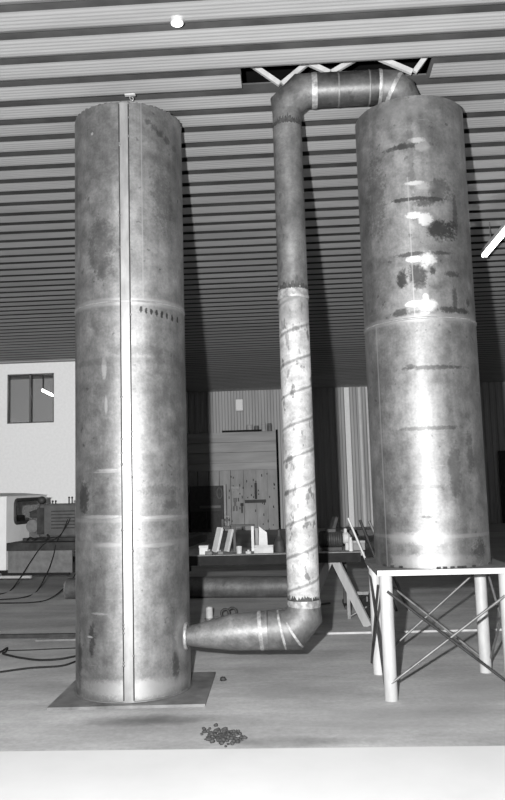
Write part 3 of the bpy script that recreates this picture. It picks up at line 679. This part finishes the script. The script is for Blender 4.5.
mb = MB(); mb.add([(-.06,-.05,0),(.06,-.05,0),(.06,.05,0),(-.06,.05,0),(-.05,-.05,.32),(.05,-.05,.24),(.05,.05,.24),(-.05,.05,.32)], [(0,3,2,1),(4,5,6,7),(0,1,5,4),(1,2,6,5),(2,3,7,6),(3,0,4,7)]); mb.build('box_body', M_white, t)
mb = MB(); mb.box((-.10, -.04, 0), (-.062, .05, .3)); mb.build('flap', M_midpaint, t)
t = thing('carton', 'low pale open tray on the bench in front of the tall white box', 'tray', (bx(264), 9.52, ZB))
mb = MB(); mb.box((-.12, -.06, 0), (.12, .06, .012)); mb.box((-.12, -.06, .012), (.12, -.05, .07)); mb.box((-.12, .05, .012), (.12, .06, .09)); mb.box((-.12, -.05, .012), (-.11, .05, .07)); mb.box((.11, -.05, .012), (.12, .05, .07)); mb.build('tray_body', M_pale, t)
mb = MB(); mb.lathe([(.001, 0), (.07, 0), (.075, .05), (.06, .14), (.03, .2), (.022, .28), (.001, .29)], 16); tag(mb.build('cloth_bag', M_dark, None, (bx(279.5), 9.55, ZB)), 'dark bottle shaped bag on the bench just left of the upright pipe', 'bag')
# scattered small scraps
sc = [(210, .03, M_greymetal, 'dark scrap block beside the small white box on the bench'), (221, .025, M_midpaint, 'grey scrap block at the foot of the leaning white board'), (249, .022, M_pale, 'pale scrap block under the open frame on the bench')]
for (px, r, m_, lab) in sc:
    mb = MB(); mb.box((-r*1.5, -r, 0), (r*1.5, r, r*1.4), Matrix.Rotation(random.uniform(-.5, .5), 4, 'Z'), .006); mb.box((-r*.6, -r*.5, r*1.4), (r*.6, r*.5, r*2.2), None, .004)
    tag(mb.build('metal_scrap', m_, None, (bx(px), 9.44, ZB)), lab, 'scrap')
# right end: bench grinder / pump and boxes
t = thing('bench_motor', 'dark electric motor with pale pump head at the right end of the bench', 'motor', (bx(333), 9.62, ZB))
Rm = Matrix.Rotation(PI/2, 4, 'Y')
mb = MB(); mb.lathe([(.001, -.17), (.08, -.17), (.105, -.15), (.105, .11), (.09, .13), (.001, .13)], 28, Matrix.Translation((0, 0, .14)) @ Rm)
for k in range(9): mb.lathe([(.105, -.14+k*.028), (.112, -.135+k*.028), (.105, -.13+k*.028)], 28, Matrix.Translation((0, 0, .14)) @ Rm)
mb.build('motor_body', M_dark, t)
mb = MB(); mb.box((-.14, -.09, 0), (.12, .09, .045), bev=.006); mb.build('foot', M_dark, t)
mb = MB(); mb.lathe([(.001, .13), (.06, .13), (.075, .15), (.075, .2), (.04, .23), (.001, .23)], 24, Matrix.Translation((0, 0, .15)) @ Rm); mb.box((.15, -.03, .18), (.19, .03, .27), bev=.01); mb.box((.16, -.04, 0), (.21, .04, .1), bev=.01); mb.build('pump_head', M_pale, t)
mb = MB(); mb.box((-.09, -.06, .23), (.05, .07, .27), bev=.01); mb.build('terminal_box', M_darkwood, t)
xq = bx(332, 9.95); lo, hi, Mx = bar((0, 0, .02), (.12, .02, .40), .19, .05); mb = MB(); mb.box(lo, hi, Mx, .008); tag(mb.build('dark_board', M_dark, None, (xq-.05, 10.02, ZB)), 'dark tilted panel leaning behind the motor on the bench', 'panel')
t = thing('carton', 'pale low box at the right end of the bench beside the motor', 'box', (bx(359), 9.62, ZB))
mb = MB(); mb.box((-.08, -.07, 0), (.08, .07, .11), bev=.006); mb.build('box_body', M_midpaint, t); mb = MB(); mb.box((-.085, -.075, .09), (.085, .075, .12), bev=.004); mb.build('lid', M_greymetal, t)
mb = MB(); mb.lathe([(.001, 0), (.028, 0), (.028, .12), (.018, .14), (.018, .17), (.001, .17)], 16); tag(mb.build('spray_can', M_white, None, (bx(350.5), 9.46, ZB)), 'small white can standing before the motor on the bench', 'can')
# rods leaning on the bench end
def lean(name, label, cat, p, q, r, m_):
    p = Vector(p); q = Vector(q); mb = MB(); mb.tube([(0,0,0), q-p], r, 10); return tag(mb.build(name, m_, None, p), label, cat)
wr = [at(370.5, 571, 9.25), at(348, 518, 9.33)]; k_ = wr[0].z/(wr[1].z-wr[0].z)
lean('leaning_rod', 'white rod leaning on the right end of the bench', 'rod', wr[0]-(wr[1]-wr[0])*k_, wr[1], .014, M_white)
lean('leaning_rod', 'dark rod leaning behind the white rod at the right end of the bench', 'rod', (1.35, 10.3, .0), at(360, 520, 10.6), .02, M_dark)
lean('leaning_rod', 'rightmost dark rod leaning between the bench and the right column', 'rod', (1.52, 10.3, .0), at(369, 521, 10.6), .02, M_greymetal)
t = thing('scrap_rack', 'dark rack standing behind the right end of the bench', 'rack', (.97, 10.75, 0))
mb = MB(); mb.box((-.3, 0, .98), (.3, .06, 1.06)); mb.build('rail', M_dark, t)
for x in (-.26, .26):
    mb = MB(); mb.box((x-.03, 0, 0), (x+.03, .06, .98)); mb.build('post', M_dark, t)
    mb = MB(); mb.box((x-.03, -.25, 0), (x+.03, .35, .05)); mb.build('foot', M_dark, t)
# under the bench
p = onz(360, 626, 0)
t = thing('hand_cart', 'small dark wheeled cart standing under the right end of the bench', 'cart', (.80, 9.82, 0))
mb = MB(); mb.lathe([(.001, -.025), (.05, -.025), (.055, -.012), (.11, -.012), (.125, -.03), (.15, -.028), (.16, 0), (.15, .028), (.125, .03), (.11, .012), (.055, .012), (.001, .025)], 28, Matrix.Translation((.14, 0, .16)) @ Matrix.Rotation(math.radians(60), 4, 'Z') @ Rm); mb.build('wheel', M_black, t)
mb = MB(); mb.box((-.14, -.03, .0), (-.10, .03, .3)); mb.box((-.14, -.03, .3), (.14, .03, .34)); mb.tube([(-.12, .0, .02), (.14, .0, .16)], .014, 8); mb.tube([(.12, .0, .16), (.12, 0, .31)], .012, 8); mb.build('frame', M_greymetal, t)
t = thing('tool_chest', 'dark low chest on the floor under the bench beside the upright pipe', 'chest', (.16, 10.3, 0))
mb = MB(); mb.box((-.20, -.15, 0), (.10, .15, .13), bev=.01); mb.build('chest_body', M_midpaint, t); mb = MB(); mb.box((-.205, -.155, .13), (.105, .155, .17), bev=.01); mb.build('lid', M_dark, t)

# ------------------------------------------------------------------ far wall: wooden tool wall
YW = 28.75
M_plank = mottled('grey_plank', .58, .25, 2.5, .8, 0, (.15, 1, 1.4)); M_plank2 = mottled('grey_board', .54, .25, 3, .8, 0, (1, 1, .3))
t = thing('wooden_partition', 'tall grey wooden partition hung with tools against the back wall', 'partition', (-2.3, YW, 0))
bx2 = lambda px, py=470: at(px, py, YW).x+2.3
zz = lambda py, px=240: at(px, py, YW).z
x0, x1 = -1.75, bx2(279.0); ztp = zz(432)
mb = MB(); zc_ = zz(463)
zs = [zc_, zc_+(ztp-zc_)*.34, zc_+(ztp-zc_)*.67, ztp]
for k in range(3): mb.box((x0, -.03*(k == 1), zs[k]+.012), (x1-.08, .2, zs[k+1]-.006))
mb.build('plank_top', M_plank, t)
mb = MB(); mb.box((x0, -.05, zz(470)), (x1-.08, .2, zc_)); mb.build('rail', M_plank, t)
mb = MB(); xx = x0
while xx < x1-.1:
    wd = random.uniform(.38, .5); mb.box((xx, random.uniform(0, .02), 0), (min(xx+wd-.02, x1-.08), .2, zz(470)-.005)); xx += wd
mb.build('lower_boards', M_plank2, t)
mb = MB()
for k in range(60):
    a = random.uniform(-.3, x1-.2); h = random.uniform(zz(545), zz(474)); mb.box((a, -.012, h), (a+.035, 0, h+random.uniform(.05, .11)))
mb.build('peg', M_dark, t)
mb = MB(); mb.box((x1-.08, -.06, 0), (x1, .2, ztp+.05)); mb.build('end_post', M_void, t)
mb = MB(); mb.box((bx2(223), -.08, ztp), (bx2(263), .0, ztp+.07)); mb.build('top_bar', M_black, t)
for (a, b2, c, d_, m_, lab) in [(246, 253, 423, 430, M_pale, 'pale tin on top of the wooden partition, leftmost of four'), (254, 259, 424, 430, M_midpaint, 'grey tin on top of the wooden partition, second from left'), (261, 266, 421.5, 430, M_pale, 'pale tin on top of the wooden partition, third from left'), (267, 272, 422, 430, M_midpaint, 'grey tin on top of the wooden partition, rightmost by the pipe')]:
    xa, xb = at(a, 425, YW+.1).x, at(b2, 425, YW+.1).x; h = (d_-c)/742*YW; r = (xb-xa)/2
    mb = MB(); mb.lathe([(.001, 0), (r, 0), (r, h*.85), (r*.85, h*.86), (r*.85, h), (.001, h)], 16); tag(mb.build('tin_can', m_, None, ((xa+xb)/2, YW+.05+r*.3, ztp)), lab, 'tin', 'tins on the wooden partition')
# tools hung on it
def far_tool(name, label, cat, rects, m_, dep=.05):
    cxp = sum((a+b_)/2 for a, b_, c, d_ in rects)/len(rects); dmax = max(d_ for a, b_, c, d_ in rects); o = at(cxp, dmax, YW-.03)
    mb = MB()
    for (a, b_, c, d_) in rects:
        pa = at(a, c, YW-.03)-o; pb = at(b_, d_, YW-.03)-o; mb.box((pa.x, -dep, pb.z), (pb.x, .03, pa.z), None, .01)
    return tag(mb.build(name, m_, None, o), label, cat)
far_tool('hanging_level', 'dark narrow tool hanging upright at the right of the wooden partition', 'tool', [(254.5, 257.2, 483, 499)], M_dark)
far_tool('wall_shelf', 'thin shelf under the dark narrow tool on the wooden partition', 'shelf', [(245, 266, 500, 502.5)], M_darkwood, .12)
far_tool('hanging_plate', 'pale notched plate hanging at the middle of the wooden partition', 'plate', [(231, 239.5, 486.5, 488.5), (231.5, 233, 488.5, 494), (237.5, 239, 488.5, 494), (233, 237.5, 489.5, 491)], M_pale)
far_tool('hanging_pliers', 'small dark pliers with a pale middle hanging below the notched plate', 'tool', [(233.5, 237, 498, 502), (234.2, 236.3, 502, 506), (233, 234.6, 506, 511), (236, 237.5, 506, 511)], M_midpaint)
o = at(219.5, 493, YW-.485); mb = MB(); n_ = 20
mb.tube([(.10*math.cos(2*PI*k/n_), 0, .2*math.sin(2*PI*k/n_)) for k in range(n_+1)], .028, 6, cap=False); tag(mb.build('hanging_ring', M_midpaint, None, o), 'oval ring hanging on the dark cabinet at the left of the partition', 'ring')
far_tool('hanging_spanner', 'small dark spanner hanging right of the pliers on the wooden partition', 'tool', [(240.5, 243.5, 503, 506), (241.3, 242.8, 506, 513)], M_dark)
t = thing('tool_cabinet', 'dark tool cabinet with a pale right edge below the wooden partition planks', 'cabinet', (-2.9, YW-.45, 0))
fx = lambda px: at(px, 510, YW-.45).x+2.9
mb = MB(); mb.box((fx(190), 0, 0), (fx(223.5), .4, zz(485)), bev=.02); mb.build('body', M_darkwood, t)
mb = MB(); mb.box((fx(224), 0, zz(522)), (fx(226.2), .38, zz(484))); mb.build('edge_post', M_pale, t)
mb = MB(); mb.box((fx(200), -.06, zz(507)), (fx(221), 0, zz(504.5))); mb.build('ledge', M_midpaint, t)
for a, b_ in ((191, 206), (207, 222)):
    mb = MB(); mb.box((fx(a), -.02, .1), (fx(b_), 0, zz(510))); mb.build('door', M_dark, t)
# box lamp on the corrugated wall
pa, pb = at(235.5, 399.5, YB-.5), at(243, 410.5, YB-.5)
t = thing('wall_box', 'square pale box bracketed out from the corrugated back wall above the partition', 'box', ((pa.x+pb.x)/2, YB-.5, pb.z))
wx = (pb.x-pa.x)/2; hz = pa.z-pb.z
mb = MB(); mb.box((-wx, 0, 0), (wx, .2, hz), bev=.02); mb.build('box_body', M_plaster, t); mb = MB(); mb.box((-.05, .2, hz*.4), (.05, .47, hz*.6)); mb.build('bracket', M_dark, t)
